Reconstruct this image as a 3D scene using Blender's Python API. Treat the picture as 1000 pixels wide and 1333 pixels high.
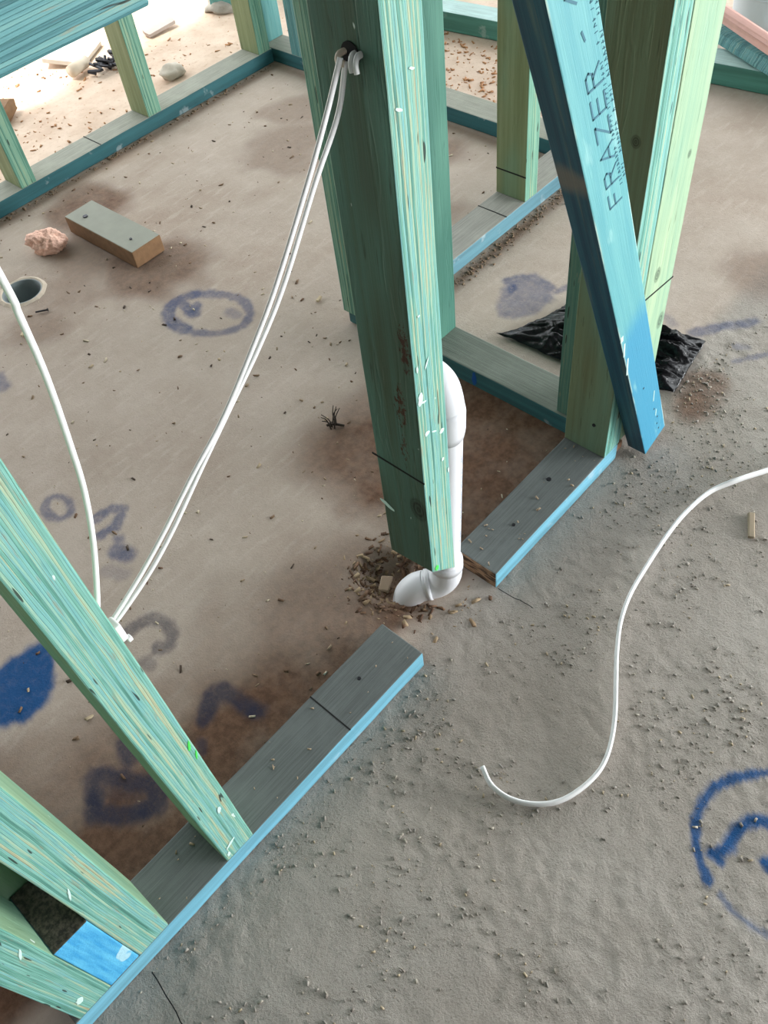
import bpy, bmesh, math, random
import numpy as np
from mathutils import Matrix, Vector, noise as mnoise

for o in list(bpy.data.objects): bpy.data.objects.remove(o, do_unlink=True)
SC = bpy.context.scene
COL = SC.collection

# ------------------------------------------------------------------ camera
CR = ((0.66439, -0.74103, -0.09729), (-0.62560, -0.48018, -0.61486), (0.40891, 0.46937, -0.78261))
cd = bpy.data.cameras.new('camera'); cam = bpy.data.objects.new('camera', cd); COL.objects.link(cam)
cam.matrix_world = Matrix(((CR[0][0], -CR[1][0], -CR[2][0], -0.4735),
                           (CR[0][1], -CR[1][1], -CR[2][1], -0.5027),
                           (CR[0][2], -CR[1][2], -CR[2][2], 1.2916), (0, 0, 0, 1)))
cd.sensor_fit = 'VERTICAL'; cd.sensor_height = 36; cd.lens = 1120.78 * 36 / 1333; cd.clip_start = .02
SC.camera = cam

# ------------------------------------------------------------------ light
W_ = bpy.data.worlds.new('sky'); SC.world = W_; W_.use_nodes = True
bg = W_.node_tree.nodes['Background']
bg.inputs[0].default_value = (0.93, 0.97, 1.0, 1); bg.inputs[1].default_value = 3.9
sd = bpy.data.lights.new('sun', 'SUN'); sd.energy = 6; sd.angle = math.radians(3); sd.color = (1, .95, .86)
sun = bpy.data.objects.new('sun', sd); COL.objects.link(sun); sun.location = (0, 6, 6)
sun.rotation_euler = Vector((0.30, -0.30, -1.0)).to_track_quat('-Z', 'Y').to_euler()
# area lamp for low daylight from the front right, opening assumed out of view
ad = bpy.data.lights.new('area_daylight', 'AREA'); ad.shape = 'RECTANGLE'; ad.size = 2.6; ad.size_y = 1.5; ad.energy = 500; ad.color = (.97, .99, 1.0)
al = bpy.data.objects.new('area_daylight', ad); COL.objects.link(al); al.location = (4.3, -4.9, .95)
al.rotation_euler = Vector((-4.3, 4.9, -.55)).to_track_quat('-Z', 'Y').to_euler()
vs = SC.view_settings
SC.display_settings.display_device = 'sRGB'
vs.view_transform = 'Standard'; vs.look = 'None'; vs.exposure = 0.0; vs.gamma = 1; vs.use_curve_mapping = False

# ------------------------------------------------------------------ helpers
T, S, W = 0.043, 0.051, 0.09          # plate thickness, stud thickness, timber width
rnd = random.Random(7); nrs = np.random.RandomState(5)

def empty(name, loc, label, cat, group=None):
    o = bpy.data.objects.new(name, None); COL.objects.link(o); o.location = loc; o.empty_display_size = .05
    o['label'] = label; o['category'] = cat
    if group: o['group'] = group
    return o
def tag(o, label, cat, group=None):
    o['label'] = label; o['category'] = cat
    if group: o['group'] = group
    return o
def put(o, M, parent=None):
    if parent is not None:
        o.parent = parent
        pm = Matrix.Translation(parent.location)
        o.matrix_basis = pm.inverted() @ M
    else: o.matrix_basis = M
    return o
def mesh_obj(name, verts, faces, mat, parent=None, smooth=False, M=None):
    me = bpy.data.meshes.new(name); me.from_pydata([tuple(v) for v in verts], [], faces); me.update()
    if smooth: me.polygons.foreach_set('use_smooth', [True] * len(me.polygons))
    if mat: me.materials.append(mat)
    o = bpy.data.objects.new(name, me); COL.objects.link(o)
    if M is None and parent is not None and parent.type == 'EMPTY': M = Matrix.Identity(4)
    if parent is not None and parent.type == 'EMPTY': put(o, M, parent)
    else:
        o.parent = parent
        if M is not None: o.matrix_basis = M
    return o
def bm_obj(name, bm, mat, parent=None, smooth=False, M=None):
    me = bpy.data.meshes.new(name); bm.to_mesh(me); bm.free()
    if smooth: me.polygons.foreach_set('use_smooth', [True] * len(me.polygons))
    if mat: me.materials.append(mat)
    o = bpy.data.objects.new(name, me); COL.objects.link(o)
    if parent is not None and parent.type == 'EMPTY': put(o, M or Matrix.Identity(4), parent)
    else:
        o.parent = parent
        if M is not None: o.matrix_basis = M
    return o
def box_bm(sx, sy, sz, bev=.002, seg=2, base=False, cuts=0, wob=0.0, seed=0):
    bm = bmesh.new(); bmesh.ops.create_cube(bm, size=1)
    for v in bm.verts:
        v.co = Vector((v.co.x * sx, v.co.y * sy, (v.co.z + (.5 if base else 0)) * sz))
    if bev: bmesh.ops.bevel(bm, geom=bm.edges[:], offset=bev, segments=seg, profile=.5, affect='EDGES')
    if wob:
        z0 = 0 if base else -sz / 2
        n = max(2, int(sz / .06))
        for i in range(1, n):
            zc = z0 + sz * i / n
            bmesh.ops.bisect_plane(bm, geom=bm.verts[:] + bm.edges[:] + bm.faces[:], plane_co=(0, 0, zc), plane_no=(0, 0, 1))
        for v in bm.verts:
            q = Vector((seed * 3.1, math.copysign(5, v.co.x) + math.copysign(9, v.co.y), v.co.z * 9))
            v.co.x += wob * mnoise.noise(q); v.co.y += wob * mnoise.noise(q + Vector((40, 0, 0)))
    return bm
ALONG_X = Matrix(((0, 0, 1, 0), (0, -1, 0, 0), (1, 0, 0, 0), (0, 0, 0, 1)))   # thickness up, length along X
ALONG_Y = Matrix(((0, 1, 0, 0), (0, 0, 1, 0), (1, 0, 0, 0), (0, 0, 0, 1)))    # thickness up, length along Y
NARROW_Y = Matrix.Identity(4)                                                 # stud: narrow edge faces Y
NARROW_X = Matrix.Rotation(math.pi / 2, 4, 'Z')                               # stud: narrow edge faces X
sid = [0]
def stud(parent, x0, y0, z0, z1, mat, flat=False, name='stud', cut=None):
    """stud standing with its min corner at x0, y0; flat: narrow edge faces X"""
    sid[0] += 1
    sx, sy = (W, S) if flat else (S, W)
    bm = box_bm(S, W, z1 - z0, base=True, wob=.0006, seed=sid[0])
    if cut:
        for v in bm.verts:
            if v.co.z < .01: v.co.z += cut(v.co.x, v.co.y)
    M = Matrix.Translation((x0 + sx / 2, y0 + sy / 2, z0)) @ (NARROW_X if flat else NARROW_Y)
    return bm_obj(name, bm, mat, parent, False, M)
def plate(parent, a0, a1, c0, axis, mat, z0=0.0, name='bottom_plate', rot=None, width=W, thick=T):
    sid[0] += 1
    bm = box_bm(thick, width, a1 - a0, bev=.0025, wob=.001, seed=sid[0])
    mid = (a0 + a1) / 2
    loc = (mid, c0 + width / 2, z0 + thick / 2) if axis == 'X' else (c0 + width / 2, mid, z0 + thick / 2)
    M = Matrix.Translation(loc) @ (ALONG_X if axis == 'X' else ALONG_Y)
    if rot is not None: M = rot @ M
    return bm_obj(name, bm, mat, parent, False, M)
def mark(name, parent_obj, wc, dims, mat, R=None):
    """small dark line or chip fixed to a part: child of that part, world position wc"""
    o = bm_obj(name, box_bm(*dims, bev=0), mat, None)
    par = parent_obj
    base = par.matrix_basis
    if par.parent is not None: base = Matrix.Translation(par.parent.location) @ base
    o.parent = par
    o.matrix_basis = base.inverted() @ (Matrix.Translation(wc) @ (R or Matrix.Identity(4)))
    return o
def catmull(pts, n=10):
    P = [Vector(p) for p in pts]; P = [P[0] * 2 - P[1]] + P + [P[-1] * 2 - P[-2]]; out = []
    for i in range(1, len(P) - 2):
        a, b, c, d = P[i - 1:i + 3]
        for k in range(n):
            t = k / n
            out.append(.5 * ((2 * b) + (c - a) * t + (2 * a - 5 * b + 4 * c - d) * t * t + (3 * b - a - 3 * c + d) * t ** 3))
    out.append(P[-2]); return out
def tube(path, rad, sides=10, flat=1.0, up=None, caps=True):
    """swept tube; rad number or list; flat squeezes the section across the bend"""
    P = [Vector(p) for p in path]; n = len(P); vs_, fs = [], []
    nrm = None
    for i, p in enumerate(P):
        t = (P[min(i + 1, n - 1)] - P[max(i - 1, 0)]).normalized()
        if up is not None: a = Vector(up)
        elif nrm is None: a = Vector((0, 0, 1)) if abs(t.z) < .9 else Vector((1, 0, 0))
        else: a = nrm
        u = (a - t * a.dot(t)).normalized(); nrm = u; v = t.cross(u)
        r = rad[i] if isinstance(rad, (list, tuple)) else rad
        for k in range(sides):
            an = 2 * math.pi * k / sides
            vs_.append(p + u * (r * math.cos(an)) + v * (r * flat * math.sin(an)))
    for i in range(n - 1):
        for k in range(sides):
            a, b = i * sides + k, i * sides + (k + 1) % sides
            fs.append((a, b, b + sides, a + sides))
    if caps: fs.append(tuple(range(sides))[::-1]); fs.append(tuple(range((n - 1) * sides, n * sides)))
    return vs_, fs

# ------------------------------------------------------------------ materials
class NT:
    def __init__(s, name):
        s.m = bpy.data.materials.new(name); s.m.use_nodes = True; s.t = s.m.node_tree
        s.b = s.t.nodes['Principled BSDF']
    def n(s, typ, **kw):
        nd = s.t.nodes.new(typ)
        for k, v in kw.items():
            if k == 'ins':
                for i, x in v.items():
                    if hasattr(x, 'is_linked') or isinstance(x, bpy.types.NodeSocket): s.t.links.new(x, nd.inputs[i])
                    else: nd.inputs[i].default_value = x
            else: setattr(nd, k, v)
        return nd
    def math(s, op, a, b=0.0, c=0.0, clamp=False):
        nd = s.n('ShaderNodeMath', operation=op, ins={0: a, 1: b, 2: c}); nd.use_clamp = clamp; return nd.outputs[0]
    def mix(s, f, a, b, blend='MIX'):
        nd = s.n('ShaderNodeMix', data_type='RGBA', blend_type=blend)
        for i, x in ((0, f), (6, a), (7, b)):
            if isinstance(x, bpy.types.NodeSocket): s.t.links.new(x, nd.inputs[i])
            else: nd.inputs[i].default_value = x if i == 0 else (*x[:3], 1)
        return nd.outputs[2]
    def noise(s, vec, scale, detail=3, rough=.55, sc=None, w=None):
        if sc is not None: vec = s.n('ShaderNodeVectorMath', operation='MULTIPLY', ins={0: vec, 1: sc}).outputs[0]
        return s.n('ShaderNodeTexNoise', ins={'Vector': vec, 'Scale': scale, 'Detail': detail, 'Roughness': rough}).outputs[0]
    def step(s, x, lo, hi):
        return s.n('ShaderNodeMapRange', interpolation_type='SMOOTHSTEP', ins={0: x, 1: lo, 2: hi, 3: 0.0, 4: 1.0}).outputs[0]
    def ramp(s, x, stops):
        nd = s.n('ShaderNodeValToRGB', ins={0: x}); e = nd.color_ramp.elements
        while len(e) < len(stops): e.new(.5)
        for k, (p, c) in enumerate(stops): e[k].position = p; e[k].color = (*c, 1)
        return nd.outputs[0]
    def coords(s, rand=True):
        tc = s.n('ShaderNodeTexCoord'); v = tc.outputs['Object']
        if rand:
            oi = s.n('ShaderNodeObjectInfo')
            k = s.n('ShaderNodeVectorMath', operation='SCALE', ins={0: (3.7, 5.3, 17.0), 'Scale': oi.outputs['Random']}).outputs[0]
            return v, s.n('ShaderNodeVectorMath', operation='ADD', ins={0: v, 1: k}).outputs[0], tc
        return v, v, tc
    def out(s, col, rough=.6, bump=None, dist=.002, strength=.6, spec=.4, metal=0.0):
        def st(i, x):
            if isinstance(x, bpy.types.NodeSocket): s.t.links.new(x, s.b.inputs[i])
            else: s.b.inputs[i].default_value = (*x[:3], 1) if i == 'Base Color' else x
        st('Base Color', col); st('Roughness', rough); st('Specular IOR Level', spec); st('Metallic', metal)
        if bump is not None:
            bn = s.n('ShaderNodeBump', ins={'Strength': strength, 'Distance': dist, 'Height': bump}); st('Normal', bn.outputs[0])
        return s.m
def srgb(r, g, b):
    f = lambda c: (c / 255 / 12.92) if c <= 10 else ((c / 255 + .055) / 1.055) ** 2.4
    return (f(r), f(g), f(b))
def plain(name, col, rough=.5, var=.15, scale=40, bump=.3, dist=.001, metal=0.0, spec=.4):
    m = NT(name); v, vr, tc = m.coords()
    n = m.noise(vr, scale, 4)
    c = m.mix(n, tuple(x * (1 - var) for x in col), tuple(min(1, x * (1 + var)) for x in col))
    return m.out(c, rough, n, dist, bump, spec, metal)

def lvl(name, wide_a, wide_b, plies, ply=.0027, stains=(), knots=(), streak=.5, splash=0.0):
    """laminated veneer timber: local x thickness, y width, z length"""
    m = NT(name); v, vr, tc = m.coords()
    sep = m.n('ShaderNodeSeparateXYZ', ins={0: v}); nz = m.n('ShaderNodeSeparateXYZ', ins={0: tc.outputs['Normal']})
    wav = m.noise(vr, 1, 3, .6, sc=(22, 22, 2.2))
    fib = m.noise(vr, 1, 3, .6, sc=(520, 520, 9))
    px = m.math('ADD', m.math('DIVIDE', sep.outputs[0], ply), m.math('MULTIPLY', m.math('SUBTRACT', wav, .5), 5.0))
    idx = m.math('FLOOR', px); fr = m.math('FRACT', px)
    oi = m.n('ShaderNodeObjectInfo').outputs['Random']
    wn = m.n('ShaderNodeTexWhiteNoise', noise_dimensions='2D', ins={0: m.n('ShaderNodeCombineXYZ', ins={0: idx, 1: m.math('MULTIPLY', oi, 91)}).outputs[0]}).outputs[0]
    strk = m.noise(vr, 1, 4, .7, sc=(380, 50, 5)); drift = m.noise(vr, 1, 3, .6, sc=(60, 30, 6))
    mixv = m.math('ADD', m.math('ADD', m.math('MULTIPLY', wn, .34), m.math('MULTIPLY', strk, .52)), m.math('ADD', m.math('MULTIPLY', drift, .34), m.math('MULTIPLY', m.math('SUBTRACT', fib, .5), .25)))
    lam = m.ramp(m.n('ShaderNodeMapRange', ins={0: mixv, 1: .34, 2: .90, 3: 0.0, 4: 1.0}).outputs[0], plies)
    line = m.math('SUBTRACT', 1.0, m.step(m.math('ABSOLUTE', m.math('SUBTRACT', fr, .5)), .36, .5))
    lam = m.mix(m.math('MULTIPLY', m.math('SUBTRACT', 1.0, line), m.math('MULTIPLY', m.step(strk, .35, .6), .4)), lam, tuple(c * .42 for c in plies[1][1]))
    lam = m.mix(m.math('MULTIPLY', m.step(m.noise(vr, 1, 2, .6, sc=(260, 260, 22)), .62, .72), .5), lam, srgb(150, 142, 116))
    lam = m.mix(m.math('MULTIPLY', m.step(m.noise(vr, 1, 2, .6, sc=(420, 60, 14)), .6, .72), .35), lam, srgb(70, 118, 106))
    gapn = m.noise(vr, 1, 1, .5, sc=(160, 160, 16))
    gap = m.step(gapn, .725, .75)
    lam = m.mix(m.math('MULTIPLY', gap, .9), lam, (.02, .025, .02))
    # wide faces: long grain, with colour drifts
    gr = m.noise(vr, 1, 4, .6, sc=(70, 70, 2.2)); gr2 = m.noise(vr, 1, 4, .65, sc=(300, 300, 7)); dr = m.noise(vr, 1, 2, .5, sc=(9, 9, 2.5))
    wide = m.mix(m.step(gr, .3, .7), wide_a, wide_b)
    wide = m.mix(m.math('MULTIPLY', m.step(dr, .45, .75), .5), wide, plies[1][1])
    flk = m.noise(vr, 1, 2, .6, sc=(170, 170, 14))
    wide = m.mix(m.math('MULTIPLY', m.step(gr2, .56, .78), .35), wide, tuple(c * .45 for c in wide_a))
    wide = m.mix(m.math('MULTIPLY', m.step(flk, .64, .74), .55), wide, tuple(c * .4 for c in wide_a))
    isw = m.step(m.math('ABSOLUTE', nz.outputs[0]), .55, .75)
    col = m.mix(isw, lam, wide)
    h = m.math('ADD', m.math('MULTIPLY', fib, .5), m.math('MULTIPLY', line, .4))
    for (cy, cz, ry, rz, c, lo, hi) in stains:           # blotchy surface stains on the wide face
        dy = m.math('DIVIDE', m.math('SUBTRACT', sep.outputs[1], cy), ry); dz = m.math('DIVIDE', m.math('SUBTRACT', sep.outputs[2], cz), rz)
        d = m.math('SUBTRACT', 1.0, m.math('ADD', m.math('MULTIPLY', dy, dy), m.math('MULTIPLY', dz, dz)), clamp=True)
        sn = m.noise(vr, 1, 5, .75, sc=(190, 190, 110))
        f = m.math('MULTIPLY', m.step(m.math('MULTIPLY', m.math('POWER', d, .35), sn), lo, hi), isw)
        col = m.mix(f, col, c)
    for (cy, cz, ry, rz) in knots:
        dy = m.math('DIVIDE', m.math('SUBTRACT', sep.outputs[1], cy), ry); dz = m.math('DIVIDE', m.math('SUBTRACT', sep.outputs[2], cz), rz)
        r = m.math('ADD', m.math('SQRT', m.math('ADD', m.math('MULTIPLY', dy, dy), m.math('MULTIPLY', dz, dz))), m.math('MULTIPLY', m.math('SUBTRACT', dr, .5), .6))
        f = m.math('MULTIPLY', m.math('SUBTRACT', 1.0, m.step(r, .5, 1.1)), isw)
        rings = m.math('MULTIPLY', m.math('ADD', m.math('SINE', m.math('MULTIPLY', r, 18)), 1), .5)
        col = m.mix(m.math('MULTIPLY', f, m.math('ADD', .5, m.math('MULTIPLY', rings, .4))), col, tuple(c * .25 for c in wide_a))
    if splash:
        sp = m.step(m.noise(vr, 1, 2, .5, sc=(70, 70, 28)), .78 - splash, .80 - splash)
        col = m.mix(m.math('MULTIPLY', sp, .85), col, (.75, .85, .8))
    return m.out(col, .62, h, .0012, .7, .3)

MINT = [(0.08, srgb(76, 128, 116)), (.28, srgb(104, 162, 146)), (.46, srgb(132, 186, 172)), (.58, srgb(114, 174, 174)), (.7, srgb(150, 190, 166)), (.84, srgb(178, 186, 152)), (.97, srgb(152, 144, 114))]
TEAL = [(0.12, srgb(58, 104, 108)), (.32, srgb(80, 132, 136)), (.55, srgb(98, 150, 152)), (.75, srgb(116, 162, 158)), (.92, srgb(150, 162, 142))]
MUTED = [(0.12, srgb(78, 122, 106)), (.35, srgb(100, 150, 130)), (.6, srgb(124, 168, 146)), (.8, srgb(146, 178, 148)), (.92, srgb(164, 166, 130))]
M_STUD = lvl('laminated timber mint', srgb(118, 150, 118), srgb(140, 172, 140), MINT, splash=.02)
M_POST = lvl('laminated timber mint with rust stains', srgb(74, 90, 70), srgb(78, 108, 94), MINT, splash=.025,  # wide faces darkened, the shade of that side put into the colour
             stains=((-.034, .475, .012, .055, srgb(66, 40, 28), .42, .5), (-.018, .375, .016, .06, srgb(72, 46, 30), .45, .52), (-.016, .30, .014, .06, srgb(74, 52, 36), .50, .56)),
             knots=((-.030, .185, .017, .026),))
PALE = [(p, tuple(min(1, x * 1.08) for x in c)) for p, c in MINT]
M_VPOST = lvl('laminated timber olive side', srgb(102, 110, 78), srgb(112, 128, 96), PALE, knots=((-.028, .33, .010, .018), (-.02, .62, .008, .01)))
M_VFLAT = lvl('laminated timber pale mint', srgb(146, 178, 148), srgb(170, 194, 158), PALE, knots=((.012, .36, .010, .016), (-.03, .24, .012, .022), (-.02, .55, .006, .008)))
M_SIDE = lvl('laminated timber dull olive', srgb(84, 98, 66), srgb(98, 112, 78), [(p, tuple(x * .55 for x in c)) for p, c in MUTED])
M_BACK = lvl('laminated timber muted green', srgb(112, 122, 84), srgb(132, 142, 104), MUTED)  # olive wide faces, warm bounce light put into the colour
M_NOG = lvl('laminated timber teal', srgb(84, 140, 140), srgb(110, 160, 155), TEAL, ply=.0026)

def plate_mat(name, edge, top, dust=.75):
    m = NT(name); v, vr, tc = m.coords()
    nz = m.n('ShaderNodeSeparateXYZ', ins={0: tc.outputs['Normal']})
    gr = m.noise(vr, 1, 4, .6, sc=(60, 60, 2.5)); fib = m.noise(vr, 1, 4, .65, sc=(420, 420, 10)); pat = m.noise(vr, 14, 4, .6)
    e = m.mix(m.step(gr, .25, .75), tuple(c * .72 for c in edge), tuple(min(1, c * 1.18) for c in edge))
    e = m.mix(m.math('MULTIPLY', m.step(pat, .62, .7), .5), e, tuple(min(1, c * .5 + .35) for c in edge))
    t = m.mix(m.step(fib, .3, .75), tuple(c * .78 for c in top), tuple(c * 1.15 for c in top))
    t = m.mix(m.math('MULTIPLY', m.step(pat, .42, .72), .45), t, tuple(c * 1.25 for c in top))
    up = m.step(nz.outputs[0], .4, .8)
    ends = m.step(m.math('ABSOLUTE', nz.outputs[2]), .6, .8)
    c = m.mix(up, e, t)
    endc = m.mix(m.step(m.noise(vr, 1, 3, .6, sc=(260, 30, 30)), .42, .55), srgb(60, 42, 30), srgb(150, 120, 92))
    c = m.mix(ends, c, endc)
    return m.out(c, m.math('ADD', .55, m.math('MULTIPLY', up, .3)), fib, .0012, .6, .3)
DUST = srgb(128, 133, 128)
M_PLATE = plate_mat('bottom plate dusty with blue edge', srgb(112, 172, 192), srgb(104, 110, 108))
M_PLATE_B = plate_mat('bottom plate dusty with steel blue edge', srgb(92, 134, 146), srgb(150, 150, 142))
M_PLATE_D = plate_mat('bottom plate dusty with shaded teal edge', srgb(46, 96, 102), srgb(150, 152, 140))  # plate edge darkened, the weak light at the back put into the colour
M_PLATE_P = plate_mat('bottom plate with dull green edge', srgb(58, 104, 106), srgb(118, 126, 116))

def floor_mat():
    m = NT('dusty concrete slab'); g = m.n('ShaderNodeNewGeometry').outputs['Position']
    a1 = m.n('ShaderNodeAttribute', attribute_name='paint'); a2 = m.n('ShaderNodeAttribute', attribute_name='dirt_and_shade')
    p = m.n('ShaderNodeSeparateXYZ', ins={0: a1.outputs['Vector']}); d = m.n('ShaderNodeSeparateXYZ', ins={0: a2.outputs['Vector']})
    big = m.noise(g, 2.2, 5, .6); mid = m.noise(g, 9, 5, .6); fine = m.noise(g, 60, 5, .65); grit = m.noise(g, 260, 4, .7)
    scr = m.noise(g, 1, 4, .6, sc=(14, 60, 1))
    inside = m.mix(m.step(mid, .2, .8), srgb(176, 161, 147), srgb(190, 177, 164))
    inside = m.mix(m.math('MULTIPLY', m.step(big, .45, .7), .45), inside, srgb(150, 128, 110))
    inside = m.mix(m.math('MULTIPLY', m.step(scr, .5, .7), .45), inside, srgb(196, 184, 172))
    outside = m.mix(m.step(mid, .2, .8), srgb(160, 152, 142), srgb(178, 171, 162))
    outside = m.mix(m.math('MULTIPLY', m.step(big, .42, .68), .4), outside, srgb(136, 124, 112))
    outside = m.mix(m.math('MULTIPLY', m.step(grit, .55, .72), .35), outside, srgb(104, 98, 90))
    sand = m.mix(m.step(mid, .3, .7), srgb(206, 180, 158), srgb(224, 202, 182))
    sand = m.mix(m.math('MULTIPLY', m.step(fine, .55, .72), .5), sand, srgb(176, 138, 104))
    c = m.mix(d.outputs[0], outside, inside)
    c = m.mix(d.outputs[2], c, sand)
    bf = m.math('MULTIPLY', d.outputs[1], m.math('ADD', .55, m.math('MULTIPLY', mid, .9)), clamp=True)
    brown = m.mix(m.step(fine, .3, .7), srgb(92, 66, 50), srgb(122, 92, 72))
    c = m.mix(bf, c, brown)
    c = m.mix(m.math('MULTIPLY', m.step(grit, .6, .75), .3), c, srgb(112, 98, 86))
    brk = m.step(m.math('ADD', m.math('MULTIPLY', fine, .6), m.math('MULTIPLY', grit, .4)), .3, .55)
    brv = m.math('ADD', .9, m.math('MULTIPLY', brk, .1)); brk = m.math('MULTIPLY', m.math('ADD', .55, m.math('MULTIPLY', brk, .45)), m.math('ADD', .6, m.math('MULTIPLY', m.noise(g, 26, 3, .6), .8)))
    c = m.mix(m.math('MULTIPLY', p.outputs[0], brk, clamp=True), c, srgb(54, 72, 112))
    c = m.mix(m.math('MULTIPLY', p.outputs[2], brk, clamp=True), c, srgb(44, 48, 68))
    c = m.mix(m.math('MULTIPLY', p.outputs[1], brv, clamp=True), c, srgb(26, 78, 130))
    h = m.math('ADD', m.math('MULTIPLY', fine, .6), m.math('MULTIPLY', grit, .5))
    return m.out(c, .85, h, .0060, m.math('ADD', .65, m.math('MULTIPLY', d.outputs[0], -.3)), .25)
M_FLOOR = floor_mat()
M_WHITE = plain('white cable sheath', (.80, .80, .79), .35, .05)
M_PVC = plain('white pvc', (.82, .83, .86), .28, .03, 20, .1)
M_PVC_IN = plain('grey blue pvc sleeve', srgb(126, 136, 138), .45, .2, 30)
M_DARK = plain('dark slit', (.012, .012, .012), .9, .1)
M_NAIL = plain('dark steel', (.03, .03, .035), .45, .2, metal=.6)
M_PINK = plain('pink glasswool', srgb(244, 196, 176), .95, .18, 90, 1.0, .006)
M_BLACK = plain('black plastic film', (.004, .004, .005), .24, .2, 140, .5, .002, spec=.3)
M_OLD = plain('weathered grey wood', srgb(150, 152, 140), .8, .12, 30)
M_RUSTY = plain('brown raw wood', srgb(122, 92, 64), .8, .35, 60, .6)
M_CHIP = plain('pale wood chips', srgb(196, 178, 148), .8, .3, 50)
M_CHIP2 = plain('dusty wood chips', srgb(160, 142, 118), .85, .3, 50)
def litter_mat(name, cols):
    m = NT(name); r = m.n('ShaderNodeNewGeometry').outputs['Random Per Island']
    nd = m.n('ShaderNodeValToRGB', ins={0: r}); e = nd.color_ramp.elements; nd.color_ramp.interpolation = 'CONSTANT'
    while len(e) < len(cols): e.new(.5)
    for k, c in enumerate(cols): e[k].position = k / len(cols); e[k].color = (*c, 1)
    return m.out(nd.outputs[0], .85)
M_LITTER = litter_mat('mixed room litter', [srgb(176, 158, 130), srgb(104, 78, 58), srgb(150, 130, 106), srgb(74, 60, 50), srgb(190, 176, 152), srgb(120, 96, 74)])
M_GRIT = litter_mat('mixed slab grit', [srgb(156, 150, 141), srgb(148, 142, 133), srgb(170, 162, 148), srgb(140, 132, 122), srgb(160, 152, 142), srgb(152, 146, 138), srgb(176, 160, 134)])
M_SOIL = litter_mat('soil and shavings', [srgb(104, 78, 58), srgb(150, 126, 98), srgb(92, 68, 52), srgb(172, 150, 120), srgb(120, 92, 70)])
M_CRUMB = plain('concrete crumbs', srgb(156, 150, 141), .9, .3, 60)
M_TILE = plain('broken plaster', srgb(205, 200, 192), .7, .12, 30)
M_BUCKET = plain('white bucket plastic', srgb(212, 220, 226), .4, .05)
M_ROOF = plain('unseen roof grey', srgb(110, 112, 116), .8, .1)
M_BRICK = plain('dark unseen wall', srgb(84, 80, 78), .85, .1)
M_BLUEBOX = plain('bright blue paint', srgb(70, 168, 226), .6, .12, 45)
M_INK = plain('grey printing ink', srgb(62, 112, 128), .7, .15)
M_SPLASH = plain('white paint drip', srgb(206, 236, 226), .6, .05)
M_GREENINK = plain('fluorescent green paint', srgb(80, 215, 90), .6, .1)
M_PINKBOARD = plain('pink primed board', srgb(206, 160, 148), .6, .12, 40)

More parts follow.
